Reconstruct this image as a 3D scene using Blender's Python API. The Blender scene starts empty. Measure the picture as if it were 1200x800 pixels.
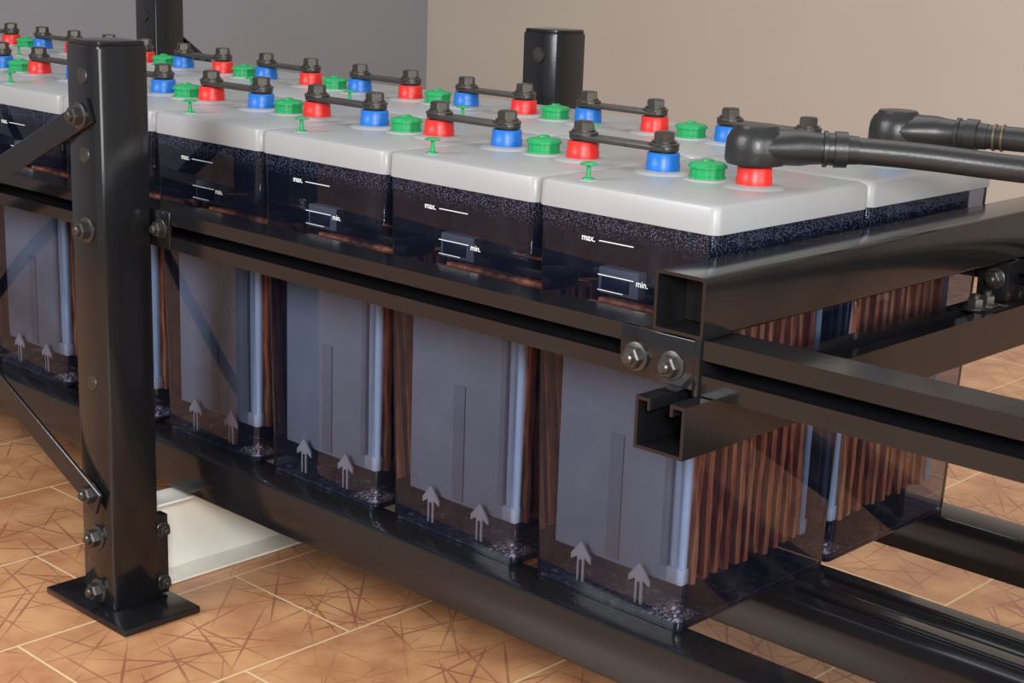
import bpy, bmesh, math, random
from mathutils import Vector, Matrix
random.seed(4)
S=bpy.context.scene
COL=S.collection
# ------------------------------------------------------------------ materials
def lin(c):
    return tuple(((x/255)/12.92 if x/255<=.04045 else ((x/255+.055)/1.055)**2.4) for x in c)+(1,)
def newmat(name):
    m=bpy.data.materials.new(name); m.use_nodes=True
    nt=m.node_tree; b=nt.nodes["Principled BSDF"]
    return m,nt,b
def N(nt,t,**kw):
    n=nt.nodes.new(t)
    for k,v in kw.items(): setattr(n,k,v)
    return n
def ramp(nt,src,stops):
    r=N(nt,"ShaderNodeValToRGB"); e=r.color_ramp.elements
    while len(e)<len(stops): e.new(.5)
    for i,(p,c) in enumerate(stops):
        e[i].position=p; e[i].color=c if len(c)==4 else tuple(c)+(1,)
    nt.links.new(src,r.inputs[0]); return r
def simple(name,c,rough=.5,metal=0,bump=0,bscale=200,var=0.0,vscale=8,spec=.5,coat=0):
    m,nt,b=newmat(name)
    c=lin(c)
    b.inputs["Roughness"].default_value=rough; b.inputs["Metallic"].default_value=metal
    b.inputs["Specular IOR Level"].default_value=spec; b.inputs["Coat Weight"].default_value=coat
    tc=N(nt,"ShaderNodeTexCoord")
    no=N(nt,"ShaderNodeTexNoise"); no.inputs["Scale"].default_value=vscale; no.inputs["Detail"].default_value=5
    nt.links.new(tc.outputs["Object"],no.inputs["Vector"])
    lo=tuple(x*(1-var) for x in c[:3])+(1,); hi=tuple(min(1,x*(1+var)) for x in c[:3])+(1,)
    r=ramp(nt,no.outputs[0],[(.3,lo),(.7,hi)])
    nt.links.new(r.outputs[0],b.inputs["Base Color"])
    if bump:
        n2=N(nt,"ShaderNodeTexNoise"); n2.inputs["Scale"].default_value=bscale
        nt.links.new(tc.outputs["Object"],n2.inputs["Vector"])
        bp=N(nt,"ShaderNodeBump"); bp.inputs["Strength"].default_value=bump; bp.inputs["Distance"].default_value=.001
        nt.links.new(n2.outputs[0],bp.inputs["Height"]); nt.links.new(bp.outputs[0],b.inputs["Normal"])
    return m
M={}
M['black']=simple("black_painted_steel",(23,23,25),.15,0,.05,260,.15,6,.5)
M['slotdark']=simple("dark_channel_inside",(16,16,17),.6)
M['bolt']=simple("bolt_dark_zinc",(84,82,80),.36,.8,.1,300,.2,60)
M['boltblk']=simple("bolt_black_oxide",(84,80,75),.33,.8,.1,300,.25,60)
M['cream']=simple("cream_painted_steel",(236,234,224),.4,0,.05,200,.05,6)
M['lid']=simple("lid_grey_plastic",(156,157,158),.36,0,.04,500,.03,10)
M['red']=simple("terminal_red_plastic",(214,38,32),.38)
M['blue']=simple("terminal_blue_plastic",(20,104,190),.38)
M['green']=simple("vent_green_plastic",(24,150,84),.38)
M['bar']=simple("bus_bar_insulation",(58,56,54),.36,.3,.1,300,.15,40)
M['rubber']=simple("black_rubber",(33,33,34),.36,0,.15,400,.1,20)
M['gold']=simple("brass_ring",(112,96,70),.4,.7)
M['plate']=simple("separator_grey_blue",(158,170,182),.5,0,.1,80,.06,25)
M['plate2']=simple("separator_label_recess",(138,149,162),.5,0,.1,80,.06,25)
M['rib']=simple("separator_rib_blue",(178,202,224),.3,0,0,80,.05,30)
M['band']=simple("plate_foot_band",(205,214,226),.35,0,0,80,.1,60)
M['dark']=simple("lead_dark",(36,32,34),.5,.2,.1,100,.3,40)
M['navy']=simple("navy_shade_panel_and_inset",(40,46,64),.35)
M['float']=simple("float_grey",(140,142,150),.5)
M['print']=simple("white_print",(225,225,225),.5)
M['arrow']=simple("embossed_arrow_grey",(210,211,214),.4)
m,nt,b=newmat("positive_plate_brown"); M['brown']=m
tc=N(nt,"ShaderNodeTexCoord"); mp=N(nt,"ShaderNodeMapping"); mp.inputs["Scale"].default_value=(60,160,9)
no=N(nt,"ShaderNodeTexNoise"); no.inputs["Scale"].default_value=1.5; no.inputs["Detail"].default_value=6
nt.links.new(tc.outputs["Object"],mp.inputs[0]); nt.links.new(mp.outputs[0],no.inputs["Vector"])
r=ramp(nt,no.outputs[0],[(.34,lin((140,72,42))),(.48,lin((216,124,74))),(.68,lin((250,184,130)))])
nt.links.new(r.outputs[0],b.inputs["Base Color"]); b.inputs["Roughness"].default_value=.55
m,nt,b=newmat("jar_bottom_light_streaks"); M['bottom']=m
tc=N(nt,"ShaderNodeTexCoord")
no=N(nt,"ShaderNodeTexNoise"); no.inputs["Scale"].default_value=38; no.inputs["Detail"].default_value=8; no.inputs["Roughness"].default_value=.7; no.inputs["Distortion"].default_value=2.5
nt.links.new(tc.outputs["Object"],no.inputs["Vector"])
r=ramp(nt,no.outputs[0],[(.44,lin((36,32,42))),(.56,lin((80,72,84))),(.68,lin((190,176,182)))])  # pale streaks put crumpled light reflections into the bottom colour
nt.links.new(r.outputs[0],b.inputs["Base Color"]); b.inputs["Roughness"].default_value=.35
bp=N(nt,"ShaderNodeBump"); bp.inputs["Distance"].default_value=.004; nt.links.new(no.outputs[0],bp.inputs["Height"]); nt.links.new(bp.outputs[0],b.inputs["Normal"])
m,nt,b=newmat("crinkled_glint"); M['glint']=m
tc=N(nt,"ShaderNodeTexCoord")
no=N(nt,"ShaderNodeTexNoise"); no.inputs["Scale"].default_value=110; no.inputs["Detail"].default_value=5; no.inputs["Distortion"].default_value=3
nt.links.new(tc.outputs["Object"],no.inputs["Vector"])
r=ramp(nt,no.outputs[0],[(.43,lin((56,48,60))),(.54,lin((160,144,152))),(.62,lin((255,242,238)))])  # bright highlights painted as colour
nt.links.new(r.outputs[0],b.inputs["Base Color"]); b.inputs["Roughness"].default_value=.3
# transparent jar
m,nt,b=newmat("jar_tinted_san_plastic"); M['jar']=m
nt.nodes.remove(b); out=nt.nodes["Material Output"]
tr=N(nt,"ShaderNodeBsdfTransparent"); tr.inputs[0].default_value=(.58,.605,.69,1)
hz=N(nt,"ShaderNodeBsdfDiffuse"); hz.inputs[0].default_value=lin((92,104,150))
mh=N(nt,"ShaderNodeMixShader"); mh.inputs[0].default_value=.035; nt.links.new(tr.outputs[0],mh.inputs[1]); nt.links.new(hz.outputs[0],mh.inputs[2])
gl=N(nt,"ShaderNodeBsdfGlossy"); gl.inputs["Roughness"].default_value=.025
fr=N(nt,"ShaderNodeFresnel"); fr.inputs[0].default_value=1.45
mx=N(nt,"ShaderNodeMixShader"); nt.links.new(fr.outputs[0],mx.inputs[0]); nt.links.new(mh.outputs[0],mx.inputs[1]); nt.links.new(gl.outputs[0],mx.inputs[2])
df=N(nt,"ShaderNodeBsdfDiffuse"); df.inputs[0].default_value=lin((136,146,186))
tc=N(nt,"ShaderNodeTexCoord"); vo=N(nt,"ShaderNodeTexVoronoi"); vo.inputs["Scale"].default_value=560
nt.links.new(tc.outputs["Object"],vo.inputs["Vector"])
sp=N(nt,"ShaderNodeSeparateXYZ"); nt.links.new(tc.outputs["Object"],sp.inputs[0])
zr=N(nt,"ShaderNodeMapRange"); zr.inputs[1].default_value=.340; zr.inputs[2].default_value=.362; zr.inputs[3].default_value=.0; zr.inputs[4].default_value=.38
nt.links.new(sp.outputs[2],zr.inputs[0])
lt=N(nt,"ShaderNodeMath",operation='LESS_THAN'); nt.links.new(vo.outputs["Distance"],lt.inputs[0]); nt.links.new(zr.outputs[0],lt.inputs[1])
m2=N(nt,"ShaderNodeMath",operation='MULTIPLY'); nt.links.new(lt.outputs[0],m2.inputs[0]); m2.inputs[1].default_value=.22
mx2=N(nt,"ShaderNodeMixShader"); nt.links.new(m2.outputs[0],mx2.inputs[0]); nt.links.new(mx.outputs[0],mx2.inputs[1]); nt.links.new(df.outputs[0],mx2.inputs[2])
nt.links.new(mx2.outputs[0],out.inputs[0])
# ------------------------------------------------------------------ mesh builder
class MB:
    def __init__(s): s.bm=bmesh.new(); s.mats=[]
    def mi(s,k):
        if k not in s.mats: s.mats.append(k)
        return s.mats.index(k)
    def _join(s,b,k,mat=None):
        i=s.mi(k)
        for f in b.faces: f.material_index=i
        if mat is not None: bmesh.ops.transform(b,matrix=mat,verts=b.verts)
        bmesh.ops.recalc_face_normals(b,faces=b.faces)
        me=bpy.data.meshes.new("tmp"); b.to_mesh(me); b.free()
        s.bm.from_mesh(me); bpy.data.meshes.remove(me)
    def box(s,x0,x1,y0,y1,z0,z1,k,bev=0,seg=2,mat=None):
        b=bmesh.new(); bmesh.ops.create_cube(b,size=1)
        for v in b.verts:
            v.co=Vector(((x0+x1)/2+v.co.x*(x1-x0),(y0+y1)/2+v.co.y*(y1-y0),(z0+z1)/2+v.co.z*(z1-z0)))
        if bev: bmesh.ops.bevel(b,geom=list(b.edges),offset=bev,segments=seg,affect='EDGES',profile=.5)
        s._join(b,k,mat)
    def lathe(s,prof,k,c=(0,0,0),axis='Z',seg=28,flute=0,nf=0):
        b=bmesh.new(); rings=[]
        for r,h in prof:
            ring=[]
            for i in range(seg):
                a=2*math.pi*i/seg
                rr=r*(1-(flute if (nf and (i*nf*2//seg)%2) else 0))
                ring.append(b.verts.new((rr*math.cos(a),rr*math.sin(a),h)))
            rings.append(ring)
        for q in range(len(rings)-1):
            for i in range(seg):
                j=(i+1)%seg; b.faces.new((rings[q][i],rings[q][j],rings[q+1][j],rings[q+1][i]))
        b.faces.new(rings[0][::-1]); b.faces.new(rings[-1])
        R={'Z':Matrix.Identity(4),'-Y':Matrix.Rotation(math.pi/2,4,'X'),'Y':Matrix.Rotation(-math.pi/2,4,'X'),'X':Matrix.Rotation(math.pi/2,4,'Y')}[axis]
        s._join(b,k,Matrix.Translation(c)@R)
    def loft(s,rings,k,cap0=True,cap1=True):
        b=bmesh.new(); R=[[b.verts.new(p) for p in r] for r in rings]; n=len(R[0])
        for q in range(len(R)-1):
            for i in range(n):
                j=(i+1)%n; b.faces.new((R[q][i],R[q][j],R[q+1][j],R[q+1][i]))
        if cap0: b.faces.new(R[0][::-1])
        if cap1: b.faces.new(R[-1])
        s._join(b,k)
    def prism(s,poly,k,fn,a0,a1):
        s.loft([[fn(u,v,a0) for u,v in poly],[fn(u,v,a1) for u,v in poly]],k)
    def hexbolt(s,c,axis,k,r=.009,h=.007,wash=.0115,dome=True,k2=None):
        s.lathe([(wash,0),(wash,.0018),(wash*.95,.0022)],k2 or k,c,axis,24)
        o={'Z':(0,0,1),'-Y':(0,-1,0),'Y':(0,1,0),'X':(1,0,0)}[axis]
        c2=tuple(c[i]+o[i]*.0022 for i in range(3))
        s.lathe([(r,0),(r,h*.82),(r*.86,h)],k,c2,axis,6)
        if dome:
            c3=tuple(c2[i]+o[i]*h for i in range(3))
            s.lathe([(r*.55,0),(r*.55,.003),(r*.4,.0045)],k,c3,axis,14)
    def text(s,body,size,loc,k):
        cu=bpy.data.curves.new("txt","FONT"); cu.body=body; cu.size=size; cu.extrude=.0001
        cu.offset=size*.012
        ob=bpy.data.objects.new("txt",cu); COL.objects.link(ob)
        bpy.context.view_layer.update()
        me=bpy.data.meshes.new_from_object(ob.evaluated_get(bpy.context.evaluated_depsgraph_get()))
        b=bmesh.new(); b.from_mesh(me)
        s._join(b,k,Matrix.Translation(loc)@Matrix.Rotation(math.pi/2,4,'X'))
        bpy.data.objects.remove(ob); bpy.data.meshes.remove(me)
    def mesh(s,name,ang=35):
        me=bpy.data.meshes.new(name); s.bm.to_mesh(me); s.bm.free()
        for k in s.mats: me.materials.append(M[k])
        for p in me.polygons: p.use_smooth=True
        me.set_sharp_from_angle(angle=math.radians(ang))
        return me
def put(name,me,loc=(0,0,0),parent=None):
    o=bpy.data.objects.new(name,me); o.location=loc; COL.objects.link(o)
    if parent: o.parent=parent
    return o
def rrect(x0,x1,y0,y1,r,z,seg=5):
    pts=[]
    for cx,cy,a0 in ((x1-r,y1-r,0),(x0+r,y1-r,90),(x0+r,y0+r,180),(x1-r,y0+r,270)):
        for i in range(seg+1):
            a=math.radians(a0+90*i/seg); pts.append((cx+r*math.cos(a),cy+r*math.sin(a),z))
    return pts
# ------------------------------------------------------------------ dimensions
P=.21; D=.25; H=.3717; LT=.397
# ------------------------------------------------------------------ battery cell (local: x -P..0, y 0..D)
def cell_mesh(flip):
    m=MB()
    tx=.014; ty=.004
    m.loft([rrect(-P+.016,-.016,ty,D-ty,.006,.0),rrect(-P+.014,-.014,ty,D-ty,.008,.004),rrect(-P+.003,-.003,.002,D-.002,.008,H+.002)],'jar',True,False)
    a=.0012
    m.loft([rrect(-P+a+.002,-a-.002,a+.002,D-a-.002,.008,H-.001),rrect(-P+a,-a,a,D-a,.009,H),rrect(-P+a,-a,a,D-a,.009,H+.004),
            rrect(-P+a+.0006,-a-.0006,a+.0006,D-a-.0006,.009,H+.0205),rrect(-P+a+.002,-a-.002,a+.002,D-a-.002,.009,H+.0237),
            rrect(-P+a+.0055,-a-.0055,a+.0055,D-a-.0055,.009,LT)],'lid')
    cy=D/2
    cols=('blue','red') if not flip else ('red','blue')
    for dx,c in ((-.1585,cols[0]),(-.0515,cols[1])):
        m.lathe([(.030,0),(.027,.002),(.0205,.0035),(.019,.0035)],'lid',(dx,cy,LT-.0005),'Z',32)
        m.lathe([(.0165,0),(.0168,.007),(.0160,.0085),(.0160,.0165),(.015,.0178)],c,(dx,cy,LT+.002),'Z',32)
        m.lathe([(.011,0),(.011,.0183)],'dark',(dx,cy,LT+.002),'Z',20)
        m.lathe([(.011,0),(.011,.11)],'dark',(dx,cy,.285),'Z',16)
        m.lathe([(.021,0),(.021,.03)],'dark',(dx,cy,.342),'Z',20)
    m.lathe([(.024,0),(.022,.002),(.019,.0025)],'lid',(-.105,cy,LT-.0005),'Z',32)
    m.lathe([(.0175,0),(.0175,.003),(.0165,.0035),(.0165,.010),(.0185,.0105),(.0185,.0125),(.0165,.0150),(.009,.0165),(.003,.017)],'green',(-.105,cy,LT+.001),'Z',48,.05,12)
    m.lathe([(.006,0),(.005,.002)],'green',(-.105,cy,LT+.0175),'Z',16)
    m.lathe([(.0065,0),(.0055,.0025),(.0025,.003),(.0018,.013),(.0018,.014),(.008,.0145),(.0085,.0155),(.006,.0168)],'green',(-.168,.026,LT-.0005),'Z',18)
    m.lathe([(.010,0),(.009,.0012)],'lid',(-.168,.026,LT-.0005),'Z',18)
    # plate pack
    x0,x1=-.178,-.018; zb,zt=.044,.280
    for i in range(11):
        y=.027+i*.0163
        xr=x1+random.uniform(-.001,.001)
        n=10; w=.0037
        rings=[]
        for j in range(n+1):
            z=zb+random.uniform(-.004,.002)*(j==0)+(zt-zb)*j/n
            o=random.uniform(-.0012,.0012); ww=w+random.uniform(-.0009,.0010)
            rings.append([(x0+.004,y-ww+o,z),(xr,y-ww+o,z),(xr+.001,y+o,z),(xr,y+ww+o,z),(x0+.004,y+ww+o,z)])
        m.loft(rings,'brown')
        m.box(x0+.006,x1-.006,y+.0043,y+.0120,zb+.004,zt-.004,'dark')
    m.box(x0,-.040,.0125,.018,zb-.004,zt+.004,'plate',.0015)
    m.box(x0,-.022,.016,.020,zb,zt,'plate')
    m.box(-.113,-.097,.0110,.0135,zb+.0,.168,'plate2',.0005)
    m.box(-.047,-.0395,.0105,.016,zb+.012,zt+.004,'plate2',.001)
    for xx,rr in ((-.0335,.0042),(-.0245,.0042)):
        m.lathe([(rr,0),(rr,zt-zb-.004)],'rib',(xx,.016,zb+.006),'Z',12)
    m.box(-.0385,-.0195,.009,.021,zb-.002,zb+.014,'band',.002)
    m.box(x0,-.022,.205,.209,zb,zt,'plate',.001)
    m.box(-.038,-.019,.202,.214,zb-.002,zb+.014,'band',.002)
    m.lathe([(.0042,0),(.0042,zt-zb)],'rib',(-.025,.211,zb+.006),'Z',12)
    # straps and float at top
    m.box(-.176,-.03,.06,.10,.282,.292,'dark',.002)
    m.box(-.176,-.03,.15,.19,.282,.292,'dark',.002)
    m.box(-P+.012,-.012,.217,.220,.279,H,'navy')  # added dark panel, keeps the bright wall from showing through the upper jar
    m.box(-.137,-.089,.010,.022,.298,.323,'float',.002)
    m.box(-.132,-.100,.0085,.0105,.302,.314,'navy',.0005)
    # bottom
    m.box(-P+.020,-.020,.008,D-.008,.0012,.004,'bottom')
    for yy in (.06,.115,.17):
        m.box(-.17,-.03,yy,yy+.012,.004,zb-.004,'dark',.002)
    # crinkled patch in the near corner, stands for bright light glints
    b=bmesh.new(); n=12; g=[]
    for i in range(n+1):
        row=[]
        for j in range(n+1):
            u,v=i/n,j/n; edge=min(u,1-u,v,1-v)*2
            row.append(b.verts.new((-.064+u*.042,.010+v*.038,.0042+min(1,edge*1.6)*random.uniform(0,.006))))
        g.append(row)
    for i in range(n):
        for j in range(n): b.faces.new((g[i][j],g[i+1][j],g[i+1][j+1],g[i][j+1]))
    m._join(b,'glint')
    for xx in (-.138,-.066):
        ar=[(-.0045,0),(.0045,0),(.0045,.025),(.0125,.020),(.0125,.026),(.0,.041),(-.0125,.026),(-.0125,.020),(-.0045,.025)]
        m.prism(ar,'arrow',lambda u,v,a:(xx+u,a,.012+v),.0055,.0075)
        m.box(xx-.0015,xx+.0015,.0048,.0056,.012,.034,'dark')
    m.text("max.",.0085,(-.151,.0006,.3465),'print')
    m.box(-.130,-.090,.0006,.0012,.3481,.3489,'print')
    m.text("min.",.0082,(-.085,.0010,.3135),'print')
    m.box(-.130,-.088,.0010,.0016,.3171,.3178,'print')
    m.box(-.130,-.100,.0012,.0018,.3030,.3035,'print')
    return m.mesh("battery_cell")
MC=[cell_mesh(False),cell_mesh(True)]
NC=12
for row in range(2):
    for k in range(NC):
        put("battery_cell",MC[row],(-k*P,row*D,.0005))
# ------------------------------------------------------------------ bus bars
def bar_mesh():
    m=MB(); L=.103; z=LT+.0212
    m.loft([rrect(-.014,L+.014,-.0115,.0115,.010,z),rrect(-.0145,L+.0145,-.012,.012,.0105,z+.001),rrect(-.0145,L+.0145,-.012,.012,.0105,z+.004),rrect(-.014,L+.014,-.0115,.0115,.010,z+.005)],'bar')
    for x in (0,L):
        m.lathe([(.0150,0),(.0150,.0022),(.0140,.0028)],'boltblk',(x,0,z+.005),'Z',24)
        m.lathe([(.0122,0),(.0122,.002)],'boltblk',(x,0,z+.0078),'Z',24)
        m.lathe([(.0108,0),(.0108,.0073),(.0094,.0088)],'boltblk',(x,0,z+.0098),'Z',6)
        m.lathe([(.005,0),(.0045,.0005)],'bolt',(x,0,z+.0186),'Z',16)
    return m.mesh("terminal_connector_bar")
MBAR=bar_mesh()
for row in range(2):
    for k in range(1,NC):
        put("terminal_connector_bar",MBAR,(-k*P-.0515,row*D+D/2,0.0005))
# ------------------------------------------------------------------ rack
rack=bpy.data.objects.new("battery_rack",None); COL.objects.link(rack)
ZF=-.176
def part(name,m): return put(name,m.mesh(name),(0,0,0),rack)
def channel(w,d,t,lip,gap):
    g0=(w-gap)/2; g1=(w+gap)/2
    return [(0,0),(g0,0),(g0,lip),(g0-t,lip),(g0-t,t),(t,t),(t,d-t),(w-t,d-t),(w-t,t),(g1+t,t),(g1+t,lip),(g1,lip),(g1,0),(w,0),(w,d),(0,d)]
XL,XR=-2.62,.80
CH=channel(.042,.041,.0025,.009,.013)
m=MB(); m.prism(CH,'black',lambda u,v,a:(a,-.082+v,.262+u),XL,-.012); part("upper_rail_front",m)
m=MB(); m.prism(channel(.046,.041,.0025,.009,.013),'black',lambda u,v,a:(a,-.084+v,.260+u),.052,XR); part("upper_rail_front_extension",m)
m=MB(); m.prism(CH,'black',lambda u,v,a:(a,.582-v,.262+u),XL,XR); part("upper_rail_rear",m)
m=MB()
m.box(-.030,.054,-.0845,-.078,.262,.304,'black',.0015)
m.box(.048,.0545,-.0865,-.045,.258,.307,'black',.001)
m.hexbolt((-.012,-.0845,.279),'-Y','bolt',.0098,.008,.0125)
m.hexbolt((.026,-.0845,.279),'-Y','bolt',.0098,.008,.0125)
m.box(-.7164,-.684,-.0845,-.080,.262,.304,'black',.001)
m.hexbolt((-.700,-.0845,.284),'-Y','bolt',.009,.007,.0115)
part("rail_splice_plates",m)
def tube(m,x0,x1,z0,z1,t,y0,y1,k):
    o=rrect(x0,x1,z0,z1,.003,0,3); i=rrect(x0+t,x1-t,z0+t,z1-t,.0015,0,3)
    b=bmesh.new()
    R=[]
    for pts,y in ((o,y0),(o,y1),(i,y1),(i,y0)):
        R.append([b.verts.new((p[0],y,p[1])) for p in pts])
    n=len(o)
    for q in range(4):
        A=R[q];B=R[(q+1)%4]
        for j in range(n): b.faces.new((A[j],A[(j+1)%n],B[(j+1)%n],B[j]))
    m._join(b,k)
m=MB(); tube(m,.006,.057,.3065,.357,.003,-.088,.60,'black')
m.box(.0095,.0535,-.05,-.048,.31,.3535,'slotdark')
part("upper_end_crossbeam",m)
m=MB(); m.prism(channel(.050,.044,.003,.010,.020),'black',lambda u,v,a:(.018+u,a,.259-v),-.120,.62)
for y in (.40,.425,): m.hexbolt((.043,y,.2595),'Z','bolt',.0085,.009,.012)
m.box(.024,.062,.385,.44,.2585,.2600,'black',.0005)
part("lower_end_crossbeam",m)
m=MB(); m.prism(CH,'black',lambda u,v,a:(a,.47+v,.2625+u),.02,XR)
m.box(.02,.055,.445,.4695,.2625,.3045,'black',.001); m.hexbolt((.04,.4448,.285),'-Y','bolt'); 
part("middle_rail_extension",m)
for nm,ya,yb in (("lower_rail_front",-.030,.022),("lower_rail_middle_a",.150,.1985),("lower_rail_middle_b",.2015,.250),("lower_rail_rear",.470,.520)):
    m=MB(); m.box(XL,XR,ya,yb,-.054,0,'black',.003)
    part(nm,m)
m=MB(); m.box(.0,XR,.172,.176,0,.0035,'black',.001); m.box(.0,XR,.222,.226,0,.0035,'black',.001); part("middle_rail_ridges",m)
def post(x,rear=False,braces=True):
    m=MB()
    if not rear: y0,y1=-.148,-.0855
    else: y0,y1=.586,.648
    m.box(x-.0656,x,y0,y1,ZF+.008,.4865,'black',.004)
    m.box(x-.0636,x-.002,y0+.002,y1-.002,.485,.4905,'black',.002)
    m.box(x-.1180,x+.052,(y0+y1)/2-.052,(y0+y1)/2+.052,ZF+.0005,ZF+.009,'black',.0015)
    fy=y0 if not rear else y1; ax='-Y' if not rear else 'Y'
    xc=x-.033
    for z in (.409,.282,-.028,-.083,-.150):
        m.hexbolt((xc,fy-(0.005 if not rear else -.005)*(z in(.409,-.028)),z),ax,'bolt',.0105,.010,.0145)
    for z in (.452,.366,.105):
        m.lathe([(.0095,0),(.009,.0014)],'bolt',(xc,fy,z),ax,20)
    if rear:
        m.lathe([(.0105,0),(.0105,.002)],'boltblk',(xc,y0,.455),'-Y',20)
    return m
for i,(x,r) in enumerate(((-.7164,0),(-.7164,1),(-1.70,0),(-1.70,1),(.76,0),(.76,1))):
    part("post_%d"%(i+1),post(x,bool(r)))
def brace(name,xa,za,xb,zb_,y,ext=.02,w=.028,t=.0045):
    a=Vector((xa,y,za)); b=Vector((xb,y,zb_)); dv=b-a; L=dv.length; ang=math.atan2(dv.z,dv.x)
    m=MB(); m.box(-ext,L+ext,-t/2,t/2,-w/2,w/2,'black',.0008,1,Matrix.Translation(a)@Matrix.Rotation(-ang,4,'Y'))
    part(name,m)
brace("brace_front_a",-1.733,-.028,-.749,.409,-.1505)
brace("brace_front_b",-1.733,.409,-.749,-.028,-.1555)
brace("brace_rear_a",-1.733,-.028,-.749,.409,.6505)
brace("brace_rear_b",-1.733,.409,-.749,-.028,.6555)
for i,x in enumerate((-.7164,-1.70,.76)):
    m=MB()
    pr=[(0,0),(.042,0),(.042,.003),(.003,.003),(.003,.105),(.042,.105),(.042,.108),(0,.108)]
    m.prism(pr,'cream',lambda u,v,a:(x-.062+u-.02,a,ZF+.001+v),-.0845,.585)
    for z in (-.083,-.150):
        m.hexbolt((x-.062-.017+.0,-.060,z),'X','bolt',.008,.007,.011)
    m.box(x-.02,x-.004,-.0855,-.070,-.165,-.065,'black',.001)
    m.hexbolt((x-.004,-.078,-.083),'X','bolt',.007,.006,.0095,)
    m.hexbolt((x-.004,-.078,-.150),'X','bolt',.007,.006,.0095)
    part("cross_member_%d"%(i+1),m)
# ------------------------------------------------------------------ cables
def cable(name,pole,pts,r,caprot,rings=False):
    e=bpy.data.objects.new(name,None); COL.objects.link(e)
    cu=bpy.data.curves.new("cable","CURVE"); cu.dimensions='3D'; cu.bevel_depth=r; cu.bevel_resolution=8; cu.use_fill_caps=True
    sp=cu.splines.new('NURBS'); sp.points.add(len(pts)-1); sp.order_u=4; sp.use_endpoint_u=True
    for i,p in enumerate(pts): sp.points[i].co=(*p,1)
    cu.materials.append(M['rubber']); o=bpy.data.objects.new("cable_run",cu); COL.objects.link(o); o.parent=e
    m=MB()
    prof=[(.0185,0),(.0265,.001),(.0285,.004),(.0285,.015),(.0275,.024),(.0245,.0305),(.021,.0335),(.0205,.0345),(.0195,.0365),(.0185,.0368),(.001,.037)]
    m.lathe(prof,'rubber',(0,0,LT+.0212),'Z',40)
    R=Matrix.Rotation(caprot,4,'Z')
    bmesh.ops.transform(m.bm,matrix=Matrix.Translation((pole[0],pole[1],0)),verts=m.bm.verts)
    z0=LT+.0385
    def rev(prof,k):
        b=bmesh.new(); rings_=[]
        for d,rr in prof:
            ring=[]; zs=min(1,.0168/rr)
            for i in range(24):
                a=2*math.pi*i/24; ring.append(b.verts.new((d,rr*math.cos(a),rr*zs*math.sin(a))))
            rings_.append(ring)
        for q in range(len(rings_)-1):
            for i in range(24): b.faces.new((rings_[q][i],rings_[q][(i+1)%24],rings_[q+1][(i+1)%24],rings_[q+1][i]))
        b.faces.new(rings_[0]); b.faces.new(rings_[-1][::-1])
        m._join(b,k,Matrix.Translation((pole[0],pole[1],z0))@R)
    rev([(.0,.0275),(.016,.0262),(.028,.0225),(.040,.0172),(.050,.0150),(.060,.0142),(.0605,.0168),(.064,.0168),(.0645,.0150),(.070,.0150),(.0705,.0168),(.082,.0165),(.0825,.0135),(.092,.0130)],'rubber')
    if rings:
        rev([(.098,.0125),(.098,.0137),(.1,.0137),(.1,.0125)],'gold')
        rev([(.106,.0125),(.106,.0137),(.108,.0137),(.108,.0125)],'gold')
    put("terminal_boot",m.mesh("terminal_boot"),(0,0,0),e)
    return e
z=LT+.0385
a1=math.atan2(.144,.19)
def alongp(p,a,d,z): return (p[0]+math.cos(a)*d,p[1]+math.sin(a)*d,z)
p1=(-.0515,.125); 
cable("power_cable",p1,[alongp(p1,a1,.05,z),alongp(p1,a1,.10,z),alongp(p1,a1,.16,z-.003),(.14,.262,z-.010),(.24,.34,z-.016),(.42,.50,z-.05),(.55,.72,.2),(.58,.85,-.05),(.62,.95,-.16),(.8,1.2,-.163)],.0122,a1)
p2=(-.0515,.375); a2=math.atan2(.035,.124)
cable("power_cable",p2,[alongp(p2,a2,.05,z),alongp(p2,a2,.09,z),alongp(p2,a2,.15,z),(.16,.44,z-.004),(.28,.52,z-.02),(.40,.66,.3),(.45,.80,.0),(.5,.95,-.155),(.7,1.3,-.163)],.0122,a2,True)
# ------------------------------------------------------------------ room
def plane(name,pts,mat):
    me=bpy.data.meshes.new(name); me.from_pydata(pts,[],[(0,1,2,3)]); me.materials.append(mat)
    return put(name,me)
m,nt,b=newmat("floor_printed_tiles")
def math_(op,a,b_=None,c=None):
    q=N(nt,"ShaderNodeMath",operation=op)
    for i,v in enumerate((a,b_,c)):
        if v is None: continue
        if isinstance(v,(int,float)): q.inputs[i].default_value=v
        else: nt.links.new(v,q.inputs[i])
    return q.outputs[0]
geo=N(nt,"ShaderNodeNewGeometry"); sx=N(nt,"ShaderNodeSeparateXYZ"); nt.links.new(geo.outputs["Position"],sx.inputs[0])
cx=N(nt,"ShaderNodeCombineXYZ")
nt.links.new(math_('ADD',sx.outputs[1],-.032+10*.30),cx.inputs[0]); nt.links.new(math_('ADD',sx.outputs[0],.507+10*.22),cx.inputs[1])
br=N(nt,"ShaderNodeTexBrick"); br.offset=.5; br.inputs["Scale"].default_value=1; br.inputs["Brick Width"].default_value=.30; br.inputs["Row Height"].default_value=.22
br.inputs["Mortar Size"].default_value=.0018; br.inputs["Mortar Smooth"].default_value=.2; br.inputs["Bias"].default_value=0
br.inputs["Color1"].default_value=(.0,.0,.0,1); br.inputs["Color2"].default_value=(1,1,1,1); br.inputs["Mortar"].default_value=(.5,.5,.5,1)
nt.links.new(cx.outputs[0],br.inputs["Vector"])
n1=N(nt,"ShaderNodeTexNoise"); n1.inputs["Scale"].default_value=16; n1.inputs["Detail"].default_value=4
nt.links.new(geo.outputs["Position"],n1.inputs["Vector"])
base=ramp(nt,n1.outputs[0],[(.35,lin((186,130,92))),(.65,lin((214,160,114)))])
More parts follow.
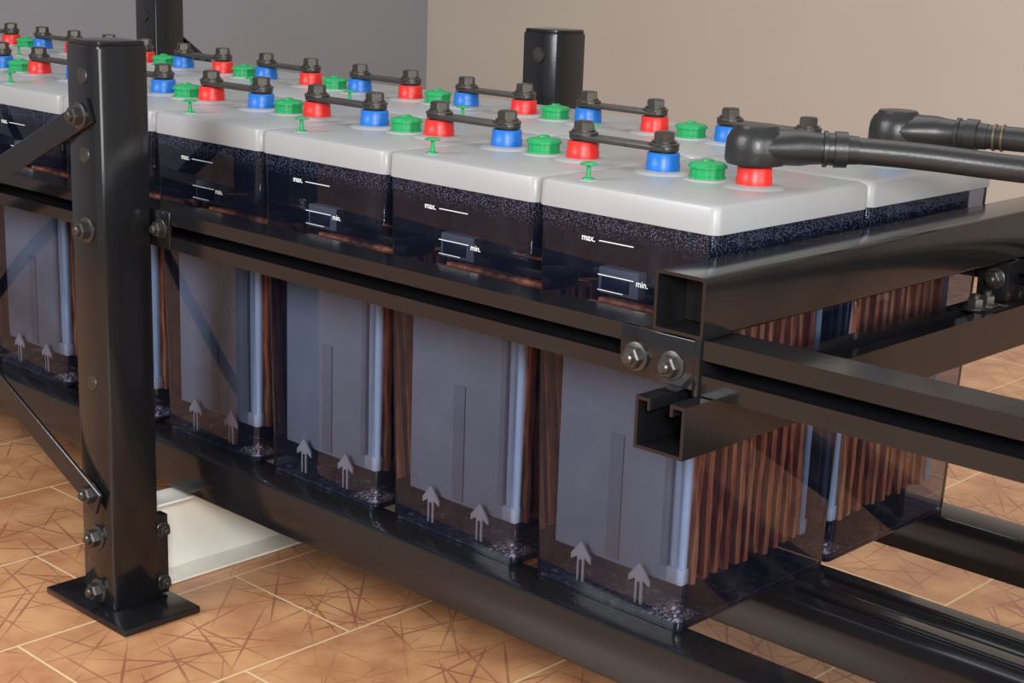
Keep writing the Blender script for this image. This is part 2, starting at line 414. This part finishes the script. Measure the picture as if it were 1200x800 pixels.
def sticks(ang,L,W,off,width,prob,slant):
    ca,sa=math.cos(ang),math.sin(ang)
    u=math_('ADD',math_('ADD',math_('MULTIPLY',sx.outputs[0],ca/L),math_('MULTIPLY',sx.outputs[1],sa/L)),off)
    v=math_('ADD',math_('ADD',math_('MULTIPLY',sx.outputs[0],-sa/W),math_('MULTIPLY',sx.outputs[1],ca/W)),off*1.7)
    fv=math_('FLOOR',v); u=math_('ADD',u,math_('MULTIPLY',fv,.37))
    fu=math_('FLOOR',u)
    cc=N(nt,"ShaderNodeCombineXYZ"); nt.links.new(fu,cc.inputs[0]); nt.links.new(fv,cc.inputs[1]); cc.inputs[2].default_value=off
    wn=N(nt,"ShaderNodeTexWhiteNoise",noise_dimensions='3D'); nt.links.new(cc.outputs[0],wn.inputs["Vector"])
    sc=N(nt,"ShaderNodeSeparateColor"); nt.links.new(wn.outputs["Color"],sc.inputs[0])
    uu=math_('SUBTRACT',math_('SUBTRACT',u,fu),.5); vv=math_('SUBTRACT',math_('SUBTRACT',v,fv),.5)
    o=math_('MULTIPLY',math_('SUBTRACT',sc.outputs[0],.5),.3)
    sl=math_('MULTIPLY',math_('MULTIPLY',math_('SUBTRACT',sc.outputs[1],.5),slant),uu)
    d=math_('ABSOLUTE',math_('SUBTRACT',math_('SUBTRACT',vv,o),sl))
    line=math_('LESS_THAN',d,math_('MULTIPLY',width/W,math_('SUBTRACT',.62,math_('ABSOLUTE',uu))))
    return math_('MULTIPLY',line,math_('LESS_THAN',sc.outputs[2],prob))
mask=None
random.seed(11)
for i in range(9):
    s_=sticks(math.radians(i*21+random.uniform(-7,7)),random.uniform(.13,.22),random.uniform(.05,.08),3.3+i*1.37,.0032,.6,.75)
    mask=s_ if mask is None else math_('MAXIMUM',mask,s_)
n3=N(nt,"ShaderNodeTexNoise"); n3.inputs["Scale"].default_value=9; nt.links.new(geo.outputs["Position"],n3.inputs["Vector"])
g=ramp(nt,n3.outputs[0],[(.38,(.12,.12,.12,1)),(.55,(.62,.62,.62,1))])
mc=N(nt,"ShaderNodeMixRGB"); nt.links.new(math_('MULTIPLY',mask,g.outputs[0]),mc.inputs[0]); nt.links.new(base.outputs[0],mc.inputs[1]); mc.inputs[2].default_value=lin((132,72,60))
mg=N(nt,"ShaderNodeMixRGB"); nt.links.new(br.outputs["Fac"],mg.inputs[0]); nt.links.new(mc.outputs[0],mg.inputs[1]); mg.inputs[2].default_value=lin((236,204,160))
nt.links.new(mg.outputs[0],b.inputs["Base Color"]); b.inputs["Roughness"].default_value=.25
bp=N(nt,"ShaderNodeBump"); bp.inputs["Distance"].default_value=.0015; bp.inputs["Strength"].default_value=.6; nt.links.new(math_('SUBTRACT',1,br.outputs["Fac"]),bp.inputs["Height"]); nt.links.new(bp.outputs[0],b.inputs["Normal"])
plane("floor",[(-3.6,-3.2,ZF),(3.2,-3.2,ZF),(3.2,3.0,ZF),(-3.6,3.0,ZF)],m)
WB=simple("wall_beige_paint",(196,185,172),.85,0,.1,60,.02,3)
WG=simple("wall_darker_grey",(148,150,156),.85,0,.1,60,.02,3)  # left wall coloured darker and greyer than the back wall
plane("wall_back",[(-3.53,3.0,ZF),(3.2,3.0,ZF),(3.2,3.0,2.7),(-3.53,3.0,2.7)],WB)
plane("wall_left",[(-3.53,-3.2,ZF),(-3.53,3.0,ZF),(-3.53,3.0,2.7),(-3.53,-3.2,2.7)],WG)
# ------------------------------------------------------------------ lights
def area(name,loc,tgt,size,power,col=(1,1,1)):
    l=bpy.data.lights.new(name,'AREA'); l.size=size; l.energy=power; l.color=col
    o=bpy.data.objects.new(name,l); COL.objects.link(o); o.location=loc
    o.rotation_euler=(Vector(tgt)-Vector(loc)).to_track_quat('-Z','Y').to_euler(); return o
area("key_light",(-1.5,-2.7,1.9),(-.7,.1,.1),1.5,90,(.99,.99,1))
area("ceiling_light",(-.6,1.2,2.6),(-.6,1.2,0),2.0,24,(1,.98,.96))
area("flash_light",(1.2,-1.35,.95),(-.2,.2,.15),.35,38,(1,1,1))
area("side_fill_light",(2.4,-.3,1.0),(0,.2,.1),1.2,36,(1,1,1))  # added fill, brightens the right-hand faces and brown plate edges
w=bpy.data.worlds.new("World"); S.world=w; w.use_nodes=True
w.node_tree.nodes["Background"].inputs[0].default_value=(.95,.97,1,1); w.node_tree.nodes["Background"].inputs[1].default_value=.38
# ------------------------------------------------------------------ camera
c=bpy.data.cameras.new("camera"); c.sensor_width=36; c.lens=1837.9*36/1200; c.clip_start=.01
co=bpy.data.objects.new("camera",c); COL.objects.link(co)
co.matrix_world=Matrix(((.72332,-.19479,.66247,.7757),(.68968,.15659,-.70699,-1.077),(.03398,.96828,.24759,.6106),(0,0,0,1)))
S.camera=co
S.view_settings.view_transform='Standard'
